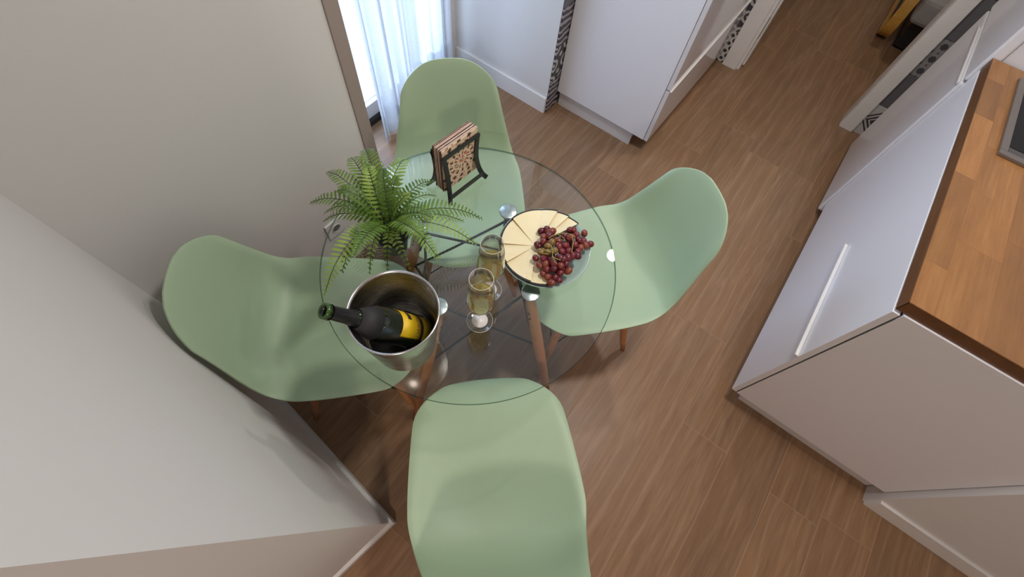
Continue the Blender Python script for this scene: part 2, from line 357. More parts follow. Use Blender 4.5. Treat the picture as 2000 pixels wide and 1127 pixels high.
# ------------------------------------------------------------------ ceiling lamps
def downlight(x, y, r, watts, label, color=WARM):
    e = empty('ceiling_lamp', (x, y, CEIL)); tag(e, label, 'ceiling lamp', 'ceiling lamps')
    turned('rim', [(r + .02, -.0005), (r + .02, -.012), (r + .004, -.016), (r + .002, -.004)], M['skirt'], e, 40)
    area('bulb', (0, 0, -.02), (0, 0, 0), 2 * r, 2 * r, watts, color, 'DISK').parent = e
downlight(.10, 1.0, .10, 22, 'round ceiling lamp above the aisle beside the glass table', (1, .95, .9))
downlight(-.25, 2.06, .05, 12, 'small round ceiling lamp in front of the tall cabinet', (1, .93, .86))
downlight(1.0, -1.3, .12, 27, 'unseen fill lamp added on the ceiling behind the camera', (1, .84, .74))  # added fill lamp, warms and brightens faces turned away from the table
downlight(.4, 4.7, .12, 10, 'unseen lamp added on the ceiling beyond the doorway')  # added lamp that brightens the dim next room

# ------------------------------------------------------------------ kitchen counter, right
kc = empty('base_cabinet', (.572, .985, 0)); tag(kc, 'white base cabinet with bar handle and plain end panel under the wooden worktop', 'cabinet')
def kb(nm, a, b, mat, p=kc, bev=.0015): return box(nm, tuple(a[i] - (.572, .985, 0)[i] for i in range(3)), tuple(b[i] - (.572, .985, 0)[i] for i in range(3)), M[mat], p, bev)
kb('body', (.598, 1.004, .1), (1.2, 2.192, .899), 'door'); kb('end_panel', (.584, .985, .1), (1.203, 1.003, .899), 'door')
kb('plinth', (.64, 1.03, 0), (1.19, 2.19, .0995), 'dark')
kb('plinth_face', (.632, 1.03, 0), (.639, 2.19, .0995), 'plinth'); kb('plinth_end', (.632, 1.02, 0), (1.2, 1.028, .0995), 'plinth')
kb('door', (.560, .985, .103), (.579, 2.192, .893), 'door')
hd = kb('handle', (.548, .987, .517), (.5595, 1.536, .525), 'skirt', kc, .002)
kb('shadow_gap', (.58, .99, .103), (.5835, 2.19, .893), 'dark', kc, 0)
wk = empty('worktop', (.562, .992, .9)); tag(wk, 'oiled solid wood worktop made of glued staves', 'worktop')
HB = (.652, 1.69, 1.16, 2.13)
box('core', (.004, .004, .0005), (.636, 1.15, .02), M['worktop'], wk)
sm = {}
def stave(x0, x1, y0, y1):
    key = (round(x1 - x0, 3), round(y1 - y0, 3))
    if key not in sm:
        bm = bmesh.new(); add_box(bm, (0, 0, 0), (key[0], key[1], .0395)); bmesh.ops.bevel(bm, geom=bm.edges[:], offset=.0004, segments=1, affect='EDGES'); sm[key] = done(bm, 'stave')
    o = link('stave', sm[key], M['worktop'], wk); o.location = (x0, y0, .0005)
edge = wood('dark_edge', srgb(78, 48, 26), srgb(104, 68, 40), srgb(126, 86, 54), 26, 3.5, .4, rnd=False)
box('edge_strip', (-.0015, -.0015, 0), (-.0002, 1.205, .0393), edge, wk); box('edge_strip', (-.0015, -.0015, 0), (.636, -.0002, .0393), edge, wk)
for r in range(11):
    x0 = r * .058; x1 = x0 + .058
    y = 0; first = True
    while y < 1.2:
        ln = random.choice((.22, .31, .38, .45)) if not first else random.choice((.16, .28, .37)); first = False
        y1 = min(y + ln, 1.205)
        if 1.205 - y1 < .06: y1 = 1.205
        stave(x0, x1, y, y1); y = y1
M['hobsteel'] = simple('cooktop_steel', srgb(132, 124, 120), .45, .6)
ho = empty('cooktop', (HB[0], HB[1], .94)); tag(ho, 'black glass cooktop in a steel frame set on the worktop', 'cooktop')
w_, l_ = HB[2] - HB[0], HB[3] - HB[1]
for a, b in (((0, 0, .0005), (w_, .022, .011)), ((0, l_ - .022, .0005), (w_, l_, .011)), ((0, .022, .0005), (.022, l_ - .022, .011)), ((w_ - .022, .022, .0005), (w_, l_ - .022, .011))): box('frame', a, b, M['hobsteel'], ho, .002)
box('trim_ledge', (.024, .024, .0005), (w_ - .024, .05, .0085), simple('dark_steel', srgb(110, 106, 106), .35, .8), ho, .001)
box('glass_plate', (.024, .054, .0005), (w_ - .024, l_ - .024, .0075), simple('black_ceramic', srgb(14, 14, 14), .35, spec=.2), ho, .001)
# refrigerator
fr = empty('refrigerator', (.562, 2.2, 0)); tag(fr, 'tall glossy white fridge freezer at the end of the wooden worktop', 'refrigerator')
box('body', (.03, 0.006, .03), (.64, .595, 1.86), M['fridge'], fr, .006); box('foot_panel', (.05, .02, .0), (.62, .58, .0295), M['dark'], fr)
fd = box('freezer_door', (-.012, 0, .05), (.0285, .6, .832), M['fridge'], fr, .008); box('handle_groove', (-.013, .01, .80), (-.0095, .50, .812), M['plinth'], fd, .001); box('handle', (-.019, .008, .817), (-.0125, .45, .828), M['skirt'], fd, .004)
box('fridge_door', (-.012, 0, .842), (.0285, .6, 1.855), M['fridge'], fr, .008)
# tall cabinet, left of the aisle
tc = empty('tall_cabinet', (-.375, 1.949, 0)); tag(tc, 'tall white cabinet with plain side panel and glossy fronts facing the aisle', 'cabinet')
def tb_(nm, a, b, mat, p=tc, bev=.0015): return box(nm, tuple(a[i] - (-.375, 1.949, 0)[i] for i in range(3)), tuple(b[i] - (-.375, 1.949, 0)[i] for i in range(3)), M[mat], p, bev)
tb_('side_panel', (-.958, 1.949, .1), (-.398, 1.967, 2.2), 'door'); tb_('body', (-.958, 1.968, .1), (-.402, 3.0, 2.2), 'door')
tb_('shadow_gap', (-.4015, 1.97, .102), (-.3975, 2.998, 2.198), 'dark', tc, 0)
tb_('drawer_front', (-.396, 1.951, .1), (-.375, 2.998, .418), 'gloss'); tb_('door', (-.396, 1.951, .424), (-.375, 2.998, 2.2), 'gloss')
tb_('handle', (-.3775, 1.953, .417), (-.367, 2.99, .423), 'skirt', tc, .002)
tb_('plinth', (-.95, 1.985, 0), (-.48, 3.0, .0995), 'plinth'); tb_('plinth_face', (-.95, 1.97, 0), (-.468, 1.984, .0985), 'plinth')

# ------------------------------------------------------------------ glass table
TC = Vector((-.412, .509, 0)); TR = .417
tbz = empty('dining_table', TC); tag(tbz, 'round glass dining table on splayed beech legs with black wire bracing', 'table')
bm = bmesh.new(); lathe(bm, [(TR - .0015, .732), (TR, .7335), (TR, .7385), (TR - .0015, .74)], 128)
me = done(bm, 'glass_top'); me.materials.append(M['tglass']); me.materials.append(M['tedge'])
for p in me.polygons: p.material_index = 0 if abs(p.normal.z) > .9 else 1
link('glass_top', me, None, tbz)
PADS = [(.195, .02), (-.02, .2), (-.198, -.005), (.023, -.174)]
FEET = [(.385, .02), (-.015, .385), (-.385, -.01), (.02, -.38)]
for (a, b), (c, d) in zip(PADS, FEET):
    pd = turned('glass_pad', [(.01, .0), (.027, .002), (.027, .0065), (.025, .0075)], M['chrome'], tbz, 32); pd.location = (a, b, .7242)
    turned('pad_stem', [(.009, -.03), (.009, 0)], M['black'], pd, 16)
    k = Vector((a, b, .70)); g = Vector((c, d, 0)); ax = g - k
    pipe('leg', [k + ax * t for t in (0.0, .06, .35, .75, 1)], [.0105, .0165, .019, .016, .0105], M['leg'], tbz, 16)
    br = pipe('bracket', [k + Vector((0, 0, .012)) , k + Vector((0, 0, -.03)) - Vector((a, b, 0)).normalized() * .014, k + ax * .2 - Vector((a, b, 0)).normalized() * .02], .0045, M['black'], tbz, 8)
    for q in (.09, .13):
        p = k + ax * q; n = Vector((-b, a, 0)).normalized(); pipe('screw', [p - n * .021, p + n * .021], .003, M['black'], tbz, 8)
for i in range(4):
    j = (i + 1) % 4
    for s, t_ in ((i, j), (j, i)):
        A = Vector((*PADS[s], .695)); B = Vector((*PADS[t_], .70)).lerp(Vector((*FEET[t_], 0)), .42)
        A = A - Vector((*PADS[s], 0)).normalized() * .018; B = B - Vector((*FEET[t_], 0)).normalized() * .018
        pipe('wire_brace', [A, A.lerp(B, .5) + Vector((0, 0, -.004 if s == i else .004)), B], .0042, M['black'], tbz, 8)

# ------------------------------------------------------------------ chairs
def make_chair():
    e = empty('shell_chair')
    P = spline([(0, .258, .418), (0, .248, .437), (0, .216, .449), (0, .12, .447), (0, 0, .436), (0, -.11, .432), (0, -.185, .449), (0, -.228, .50), (0, -.25, .57), (0, -.268, .66), (0, -.283, .74), (0, -.296, .80), (0, -.304, .825)], 61); P = [Vector((0, p.y * 1.03, p.z + .006)) for p in P]
    ds = [0]
    for a, b in zip(P, P[1:]): ds.append(ds[-1] + (b - a).length)
    L = ds[-1]
    wt = [(0, .208), (.22, .235), (.44, .246), (.55, .232), (.68, .21), (.84, .178), (1, .154)]
    lt = [(0, .0), (.12, .012), (.35, .04), (.5, .055), (.7, .046), (.88, .03), (1, .012)]
    bm = bmesh.new(); rows = []; n = 30
    for i, p in enumerate(P):
        a = P[max(i - 7, 0)]; b = P[min(i + 7, 60)]; T = (b - a).normalized(); N = Vector((0, T.z, -T.y))
        if N.z < 0 and i < 30: N = -N
        s = ds[i]; f = s / L; w = lerp_tab(wt, f); lf = lerp_tab(lt, f)
        rc = .14 if s < L / 2 else .105; d = min(s, L - s); wf_ = w
        if d < rc: w = w - rc + math.sqrt(max(0, rc * rc - (rc - d) ** 2))
        row = []
        for j in range(n + 1):
            t = -1 + 2 * j / n
            x = w * t; q = abs(x) / wf_
            h = lf * q ** 2.4
            if q > .9: h -= .007 * ((q - .9) / .1) ** 2
            bw = (.05 if s < L / 2 else .03) * max(0, 1 - d / .18) ** 2 * q * q
            row.append(bm.verts.new(p + N * h + Vector((x, 0, 0)) + T * (bw if s < L / 2 else -bw)))
        rows.append(row)
    for i in range(60):
        for j in range(n): bm.faces.new((rows[i][j], rows[i][j + 1], rows[i + 1][j + 1], rows[i + 1][j]))
    me = done(bm, 'shell'); sh = link('shell', me, M['sage'], e, True)
    so_ = sh.modifiers.new('thickness', 'SOLIDIFY'); so_.thickness = .006; so_.offset = -1 if me.polygons[600].normal.z > 0 else 1
    bv = sh.modifiers.new('rim', 'BEVEL'); bv.width = .002; bv.segments = 2; bv.limit_method = 'ANGLE'; bv.angle_limit = 1.0
    tops = [(.115, .12), (-.115, .12), (-.115, -.10), (.115, -.10)]; ft = [(.215, .205), (-.215, .205), (-.195, -.195), (.195, -.195)]
    for (a, b), (c, d) in zip(tops, ft):
        k = Vector((a, b, .415)); g = Vector((c, d, 0)); pipe('leg', [k.lerp(g, t) for t in (.08, .14, .45, .8, 1)], [.009, .0145, .016, .013, .009], M['leg'], e, 14)
        pipe('bracket', [Vector((a * .75, b * .75, .436)), k, k.lerp(g, .2)], .005, M['black'], e, 8)
    for i in range(4):
        j = (i + 1) % 4
        for s, t_ in ((i, j), (j, i)):
            A = Vector((*tops[s], .395)); B = Vector((*tops[t_], .405)).lerp(Vector((*ft[t_], 0)), .5); pipe('wire_brace', [A, A.lerp(B, .5) + Vector((0, 0, .004 if s == i else -.004)), B], .0032, M['black'], e, 6)
    return e
CH = [((-.027, .134), (-.69, .73), 'pale sage green shell chair nearest the camera, its seat front under the table edge'),
      ((-.150, .868), (-.62, -.78), 'sage green shell chair by the cheese plate, its back towards the kitchen counter'),
      ((-.685, .174), (.74, .67), 'sage green shell chair beside the white wall, under the ice bucket'),
      ((-.702, .799), (.72, -.69), 'sage green shell chair in front of the curtains, behind the napkin holder')]
proto = make_chair()
for i, (c, fdir, lab) in enumerate(CH):
    o = proto if i == 0 else copy_tree(proto)
    o.location = (c[0], c[1], 0); o.rotation_euler = (0, 0, math.atan2(-fdir[0], fdir[1])); tag(o, lab, 'chair', 'green shell chairs around the glass table')

TZ = .7403
# ------------------------------------------------------------------ ice bucket and bottle
BC = Vector((-.385, .205, TZ))
ib = empty('ice_bucket', BC); tag(ib, 'brushed steel ice bucket holding the bottle on the glass table', 'ice bucket')
turned('wall', [(.0, .0), (.074, .0), (.078, .004), (.0985, .192), (.0985, .2), (.0965, .2), (.0955, .192), (.0755, .007), (.0, .007)], M['steel'], ib, 72, False, False)
rb = bmesh.new(); tube(rb, [(.0988 * math.cos(2 * math.pi * i / 72), .0988 * math.sin(2 * math.pi * i / 72), .199) for i in range(72)], .0024, 8, True); link('rolled_rim', done(rb, 'rim'), M['chrome'], ib, True)
Bo = Vector((BC.x + .029, BC.y + .033, .7745)); Mo = Vector((-.466, .105, 1.003)); ax = (Mo - Bo).normalized(); BL = (Mo - Bo).length
bt = empty('wine_bottle', Bo); tag(bt, 'dark green sparkling wine bottle with yellow label leaning in the ice bucket', 'bottle')
q = Vector((0, 0, 1)).rotation_difference(ax); up_local = q.inverted() @ Vector((0, 0, 1)); bt.rotation_mode = 'QUATERNION'
ang = math.atan2(up_local.y, up_local.x); bt.rotation_quaternion = q @ Matrix.Rotation(ang, 3, 'Z').to_quaternion()   # local +x faces up
gm = NT('bottle_green_glass'); gm.set(Base_Color=srgb(14, 30, 12), Roughness=.06, Coat_Weight=.5); gm.b.inputs['Transmission Weight'].default_value = .25; M['bottle'] = gm.m
s_ = BL / .30
turned('glass_body', [(0, .006), (.03, .0), (.039, .003), (.0415, .01), (.0415, .14 * s_), (.038, .165 * s_), (.027, .195 * s_), (.0185, .22 * s_), (.0155, .24 * s_), (.0142, .285 * s_), (.0165, .287 * s_), (.017, .294 * s_), (.0158, .3 * s_), (.0115, .3 * s_), (.0105, .29 * s_), (.0, .28 * s_)], M['bottle'], bt, 40, False, False)
turned('mouth_ring', [(.0156, .2925 * s_), (.0172, .2945 * s_), (.0165, .3004 * s_), (.0118, .3006 * s_)], simple('bottle_lip', srgb(52, 84, 30), .12), bt, 32, False, False)
foil = simple('black_foil', srgb(20, 20, 21), .3)
turned('neck_foil', [(.0190, .222 * s_), (.0162, .242 * s_), (.0150, .28 * s_), (.0172, .2855 * s_)], foil, bt, 40, False, False)
def wrap(name, r0, z0, r1, z1, a0, a1, mat, parent, n=28):
    bm = bmesh.new(); A = []; B = []
    for i in range(n + 1):
        a = a0 + (a1 - a0) * i / n; A.append(bm.verts.new((r0 * math.cos(a), r0 * math.sin(a), z0))); B.append(bm.verts.new((r1 * math.cos(a), r1 * math.sin(a), z1)))
    for i in range(n): bm.faces.new((A[i], A[i + 1], B[i + 1], B[i]))
    o = link(name, done(bm, name), mat, parent, True); so_ = o.modifiers.new('paper', 'SOLIDIFY'); so_.thickness = .0004; so_.offset = 1; return o
yel = simple('yellow_label', srgb(236, 196, 28), .5); drk = simple('label_print', srgb(44, 28, 30), .5)
lb = wrap('label', .0418, .046, .0418, .106, -.95, 1.15, yel, bt); lb2 = wrap('label', .0418, .010, .0418, .038, -.95, 1.15, yel, bt)
wrap('label_band', .0419, .0382, .0419, .0458, -.95, 1.15, drk, lb); wrap('label_mark', .0423, .076, .0423, .087, .15, .75, drk, lb)
for i in range(7): wrap('lettering', .0423, .054 + .0012 * (i % 3), .0423, .060 + .001 * (i % 2), -.55 + i * .14, -.47 + i * .14, simple('label_ochre', srgb(150, 96, 30), .5) if i == 0 else bpy.data.materials['label_ochre'], lb, 3)
col = simple('charcoal_card', srgb(38, 37, 39), .7)
wrap('neck_collar', .0385, .166 * s_, .0215, .215 * s_, -2.4, 1.6, col, bt)
# black cloth crumpled at the bottom of the bucket
bm = bmesh.new(); N_ = 22
g = [[None] * (N_ + 1) for _ in range(N_ + 1)]
for i in range(N_ + 1):
    for j in range(N_ + 1):
        x = -1 + 2 * i / N_; y = -1 + 2 * j / N_; r = max(abs(x), abs(y)); l = math.hypot(x, y) or 1; px, py = x * r / l, y * r / l
        z = .03 + .045 * max(0, -px * .8 - py * .5) + .008 * math.sin(7 * px + 3 * py) * math.cos(5 * py - 2 * px) + .004 * math.sin(13 * px * py + 9 * py)
        R_ = .0745 + (z) * .09; g[i][j] = bm.verts.new((px * R_, py * R_, z))
for i in range(N_):
    for j in range(N_): bm.faces.new((g[i][j], g[i + 1][j], g[i + 1][j + 1], g[i][j + 1]))
cl = link('serving_cloth', done(bm, 'serving_cloth'), simple('black_cloth', srgb(24, 24, 26), .7), None, True); cl.location = BC - Vector((0, 0, .018)); tag(cl, 'black cloth crumpled in the bottom of the ice bucket', 'cloth')

# ------------------------------------------------------------------ champagne glasses
def make_glass():
    e = empty('champagne_glass')
    turned('foot', [(.0, .0), (.0335, .0), (.0348, .001), (.0335, .0022), (.016, .0045), (.005, .009), (.0036, .016)], M['glass'], e, 48, False, False)
    turned('foot_glare_disc', [(0, .0026), (.0215, .0022), (.0215, .003), (0, .0048)], simple('painted_foot_glare', srgb(226, 222, 218), .35, var=.01), e, 32, False, False)  # white disc paints the ceiling light reflected in the foot
    turned('stem', [(.0036, .016), (.0032, .05), (.004, .078)], M['glass'], e, 20, False, False)
    turned('bowl', [(.0, .078), (.007, .0785), (.020, .085), (.030, .101), (.0345, .124), (.035, .145), (.032, .19), (.0275, .238), (.0267, .238), (.0312, .19), (.0342, .145), (.0337, .124), (.0292, .102), (.0195, .087), (.007, .081), (0, .0805)], M['glass'], e, 56, False, False)
    turned('wine', [(0, .0812), (.007, .0818), (.0193, .0878), (.0288, .1025), (.0333, .1245), (.0337, .145), (.0330, .158), (.0305, .1585), (0, .1582)], M['wine'], e, 56, False, False)
    rm = bmesh.new(); tube(rm, [(.0271 * math.cos(k * math.pi / 28), .0271 * math.sin(k * math.pi / 28), .238) for k in range(56)], .0006, 6, True); link('rim', done(rm, 'rim'), M['rim_glint'], e, True)  # pale ring painted as the bright outline of the lip
    rm = bmesh.new(); tube(rm, [(.0346 * math.cos(k * math.pi / 28), .0346 * math.sin(k * math.pi / 28), .0012) for k in range(56)], .0006, 6, True); link('foot_edge_glint', done(rm, 'rim'), M['rim_glint'], e, True)  # pale ring painted as the bright outline of the foot
    return e
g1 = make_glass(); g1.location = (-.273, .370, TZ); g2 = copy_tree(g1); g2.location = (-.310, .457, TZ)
tag(g1, 'champagne glass of white wine nearer the camera, in front of the other glass', 'glass', 'champagne glasses'); tag(g2, 'champagne glass of white wine touching the cheese plate', 'glass', 'champagne glasses')

# ------------------------------------------------------------------ cheese plate
PL = Vector((-.264, .656, TZ))
pl = turned('plate', [(0, .0), (.075, .0), (.08, .002), (.118, .012), (.1325, .0225), (.1335, .0245), (.132, .0255), (.117, .016), (.085, .0075), (0, .0065)], simple('grey_green_glaze', srgb(150, 172, 164), .25, var=.03, coat=.3), None, 72, False, False)
pl.location = PL; tag(pl, 'round grey-green plate holding sliced cheese and grapes', 'plate')
t = NT('pale_cheese'); co = t.coords(); ho_ = t.n('TexVoronoi'); ho_.inputs['Scale'].default_value = 95; t.t.links.new(co, ho_.inputs[0])
hole = t.math('MULTIPLY', t.math('LESS_THAN', ho_.outputs['Distance'], .17), t.math('GREATER_THAN', t.noise(co, 22, 2), .54))
t.set(Base_Color=t.mix(t.math('MULTIPLY', hole, .5), t.mix(t.noise(co, 25, 3), srgb(226, 211, 166), srgb(232, 220, 182)), srgb(206, 176, 112)), Roughness=.5); t.b.inputs['Subsurface Weight'].default_value = .15; t.b.inputs['Subsurface Radius'].default_value = (.01, .007, .004); M['cheese'] = t.m
M['cut'] = simple('cheese_cut_shade', srgb(176, 146, 88), .6)  # cut faces darkened to imitate shadow lines between slices
M['rind'] = simple('black_rind', srgb(30, 27, 26), .6)
apex = at(1046, 479, TZ + .03)
rim_px = [(1135, 436), (1112, 424), (1088, 415), (1060, 410), (1003, 424), (981, 472), (983, 512), (1028, 551), (1068, 558)]
ordw = ['first', 'second', 'third', 'fourth', 'fifth', 'sixth', 'seventh', 'eighth', 'ninth']
edge_pts = [at(x, y, TZ + .024) for x, y in rim_px]
for i in range(8):
    a, b = edge_pts[i], edge_pts[i + 1]
    z = .0255
    ext = .12; b2 = b.lerp(a, -.14)
    A = Vector((apex.x, apex.y)); va = Vector((a.x, a.y)) - A; vb = Vector((b2.x, b2.y)) - A
    lim = lambda v: v * min(1, .128 / max(.001, (A + v - Vector((PL.x, PL.y))).length))
    pts = [A - (va + vb) * .03]
    n = 8; arc = []
    for k2 in range(n + 1):
        d = va.lerp(vb, k2 / n); d = d.normalized() * (va.length + (vb.length - va.length) * k2 / n)
        P2 = A + d; off = P2 - Vector((PL.x, PL.y)); off = off * min(1, .1245 / off.length); arc.append(Vector((PL.x, PL.y)) + off)
    c = empty('cheese_slice', (apex.x, apex.y, TZ)); tag(c, 'pale cheese wedge, %s in the fan counted anticlockwise from the far right' % ordw[i], 'cheese', 'cheese wedges on the plate')
    tilt = lambda p: .0075 * (1 - (p - (arc[0] if i < 3 else arc[-1])).length / max(.01, (arc[-1] - arc[0]).length)) if (p - A).length > .03 else .004
    def slab(nm, outline, mat):
        bm = bmesh.new(); lo = [bm.verts.new((p.x - apex.x, p.y - apex.y, z - .003 + tilt(p))) for p in outline]; hi = [bm.verts.new((p.x - apex.x, p.y - apex.y, z + .0022 + tilt(p))) for p in outline]
        bm.faces.new(lo); bm.faces.new(hi)
        for k2 in range(len(lo)): bm.faces.new((lo[k2], lo[(k2 + 1) % len(lo)], hi[(k2 + 1) % len(lo)], hi[k2]))
        me = done(bm, nm); me.materials.append(mat)
        if nm == 'paste':
            me.materials.append(M['cut'])
            for f_ in me.polygons: f_.material_index = 0 if abs(f_.normal.z) > .7 else 1
        link(nm, me, None, c)
    slab('paste', pts + arc, M['cheese'])
    slab('rind', arc + [Vector((PL.x, PL.y)) + (p - Vector((PL.x, PL.y))) * (1 + .005 / .125) for p in arc[::-1]], M['rind'])
# grapes: one bunch
GP = [(575,365),(643,340),(705,365),(600,430),(600,485),(530,525),(665,415),(700,495),(770,475),(780,540),(860,530),(895,450),(905,350),(950,355),(985,405),(1075,390),(965,520),(1010,465),(1060,475),(1090,530),(1030,560),(1145,515),(995,650),(895,590),(885,665),(815,600),(735,590),(655,540),(575,605),(655,610),(510,680),(600,680),(685,695),(555,760),(630,740),(720,740),(790,670),(860,740),(890,825),(800,845),(720,800),(640,800),(655,890),(745,895),(600,860),(690,960),(780,930),(800,760),(940,650),(830,690),(1000,600),(930,430),(840,420)]
def grape_mat(name, c0, c1):
    t = NT(name); inf = t.n('ObjectInfo'); co = t.coords(); f = t.math('ADD', t.math('MULTIPLY', inf.outputs['Random'], .75), t.math('MULTIPLY', t.noise(co, 60, 3), .35))
    t.set(Base_Color=t.ramp(f, (.1, c0), (.6, c1), (.95, srgb(128, 66, 46))), Roughness=t.math('ADD', t.math('MULTIPLY', t.noise(co, 90, 3), .25), .2)); t.b.inputs['Subsurface Weight'].default_value = .12; t.b.inputs['Subsurface Radius'].default_value = (.006, .002, .001); return t.m
M['grape'] = grape_mat('red_grape', srgb(76, 22, 34), srgb(112, 36, 44)); M['grapeg'] = simple('green_red_grape', srgb(126, 98, 52), .3, var=.2, vscale=60)
bm = bmesh.new(); bmesh.ops.create_uvsphere(bm, u_segments=16, v_segments=10, radius=1); gme = done(bm, 'grape'); gme.materials.append(M['grape']); gmg = gme.copy(); gmg.materials.clear(); gmg.materials.append(M['grapeg'])
for m_ in (gme, gmg):
    for p in m_.polygons: p.use_smooth = True
gb = empty('grape_bunch', (PL.x + .02, PL.y, TZ)); tag(gb, 'bunch of red grapes lying on the cheese plate', 'grapes')
rg = random.Random(3)
cen = Vector((800, 620)); placed = []
for x, y in GP:
    px, py = 960 + x * .1686, 390 + y * .1686
    edge = min(1, (Vector((x, y)) - Vector((790, 600))).length / 330); z = TZ + .078 - .036 * edge ** 1.6 + rg.uniform(-.004, .004)
    placed.append((at(px, py, z), (x, y) in [(700, 495), (575, 605), (655, 610), (655, 540), (735, 590)]))
for k2 in range(34):
    a = rg.choice(placed[:50])[0]; d = Vector((a.x - PL.x - .015, a.y - PL.y, 0)); placed.append((Vector((PL.x + .015 + d.x * .8 + rg.uniform(-.006, .006), PL.y + d.y * .8 + rg.uniform(-.006, .006), TZ + rg.uniform(.034, .048))), False))
for p, gr in placed:
    o = link('grape', gmg if gr else gme, None, gb); o.location = p - gb.location; s = rg.uniform(.0088, .0106); o.scale = (s, s, s * rg.uniform(1.1, 1.3)); o.rotation_euler = (rg.uniform(.6, 1.9), rg.uniform(-.4, .4), rg.uniform(0, 6.28))
bm = bmesh.new(); stz = TZ + .088
ST = [[(660, 450), (720, 410), (790, 390), (860, 390), (930, 410), (970, 440)], [(760, 395), (830, 440), (850, 470)], [(690, 530), (712, 600), (705, 660), (760, 745)], [(590, 560), (640, 590), (712, 610)], [(700, 650), (740, 680), (800, 700)], [(930, 420), (945, 480), (930, 620)], [(545, 600), (600, 625), (650, 630)]]
for s in ST: tube(bm, spline([at(960 + x * .1686, 390 + y * .1686, stz) - gb.location for x, y in s], 14), .0011, 6)
link('stem', done(bm, 'stem'), simple('grape_stem', srgb(150, 140, 70), .6), gb, True)

# ------------------------------------------------------------------ napkin holder
NH = Vector((-.617, .69, TZ)); NR = math.radians(-6)
nh = empty('napkin_holder', NH, NR); tag(nh, 'black metal napkin holder with splayed feet on the glass table', 'napkin holder')
def bar(nm, pts, w, th, parent):      # flat bar swept along pts (in the y-z plane, x outward)
    bm = bmesh.new(); rings = []
    for i, p in enumerate(pts):
        a = Vector(pts[max(0, i - 1)]); b = Vector(pts[min(len(pts) - 1, i + 1)]); t_ = (b - a).normalized(); n = t_.cross(Vector((1, 0, 0))).normalized() * w / 2; m_ = t_.cross(n).normalized() * th / 2; p = Vector(p)
        rings.append([bm.verts.new(p + s1 * n + s2 * m_) for s1, s2 in ((-1, -1), (1, -1), (1, 1), (-1, 1))])
    for a, b in zip(rings, rings[1:]):
        for k2 in range(4): bm.faces.new((a[k2], a[(k2 + 1) % 4], b[(k2 + 1) % 4], b[k2]))
    bm.faces.new(rings[0]); bm.faces.new(rings[-1]); return link(nm, done(bm, nm), M['black'], parent)
for sd in (1, -1):
    fr_ = empty('frame'); fr_.parent = nh
    for sy in (1, -1):
        bar('side_bar', spline([(sd * .052, sy * .078, .003), (sd * .041, sy * .068, .02), (sd * .031, sy * .061, .05), (sd * .025, sy * .058, .09), (sd * .0225, sy * .062, .14), (sd * .022, sy * .067, .168)], 16), .015, .004, fr_)
    bar('top_bar', [(sd * .022, -.0705, .166), (sd * .022, .0705, .166)], .015, .004, fr_); bar('bottom_bar', [(sd * .043, -.069, .02), (sd * .043, .069, .02)], .016, .004, fr_)
bar('base_bar', [(-.043, 0, .0195), (.043, 0, .0195)], .012, .004, nh)
t = NT('napkin_paper'); gx, gy, gz = t.xyz(t.coords()); st_ = t.math('ADD', t.math('MULTIPLY', t.n('ObjectInfo').outputs['Random'], .7), t.math('MULTIPLY', t.noise(t.scale(t.coords(), (900, 30, 30)), 1., 2), .4))
t.set(Base_Color=t.ramp(st_, (.3, srgb(98, 72, 64)), (.42, srgb(196, 168, 150)), (.8, srgb(216, 196, 180))), Roughness=.9); M['nap'] = t.m
t = NT('napkin_print'); co = t.coords(); x_, y_, z_ = t.xyz(co); m_ = t.math
dy = m_('SUBTRACT', y_, .005); dz = m_('SUBTRACT', z_, .085); rr = m_('SQRT', m_('ADD', m_('MULTIPLY', dy, dy), m_('MULTIPLY', dz, dz))); an = m_('ARCTAN2', dz, dy)
pet = m_('MULTIPLY', m_('GREATER_THAN', m_('SINE', m_('ADD', m_('MULTIPLY', an, 13.), m_('MULTIPLY', rr, 60.))), .45), m_('GREATER_THAN', m_('SINE', m_('MULTIPLY', rr, 330.)), -.35))
vo = t.n('TexVoronoi'); vo.inputs['Scale'].default_value = 95; t.t.links.new(co, vo.inputs[0])
c = t.mix(m_('LESS_THAN', vo.outputs['Distance'], .28), srgb(220, 196, 166), srgb(178, 112, 86)); c = t.mix(pet, c, srgb(84, 60, 48)); c = t.mix(m_('MULTIPLY', m_('LESS_THAN', rr, .03), m_('LESS_THAN', vo.outputs['Distance'], .34)), c, srgb(196, 84, 66))
t.set(Base_Color=c, Roughness=.9); M['napf'] = t.m
nb = bmesh.new(); add_box(nb, (-.00125, -.068, 0), (.00125, .068, .165)); bmesh.ops.bevel(nb, geom=nb.edges[:], offset=.0006, segments=1, affect='EDGES'); nb = done(nb, 'napkin'); nbf = nb.copy(); nb.materials.append(M['nap']); nbf.materials.append(M['napf'])
for i in range(14):
    fx = .0178 - .00262 * i; o = link('napkin', nbf if i == 0 else nb)
    o.location = NH + Matrix.Rotation(NR, 3, 'Z') @ Vector((fx, .002 * math.sin(i * 2.3), .0265 + .0015 * math.sin(i * 1.9))); o.rotation_euler = (0, 0, NR)
    tag(o, 'paper napkin with a brown floral print, foremost in the napkin holder' if i == 0 else 'folded paper napkin with striped edge in the stack behind the printed one', 'napkin', 'napkins in the holder')

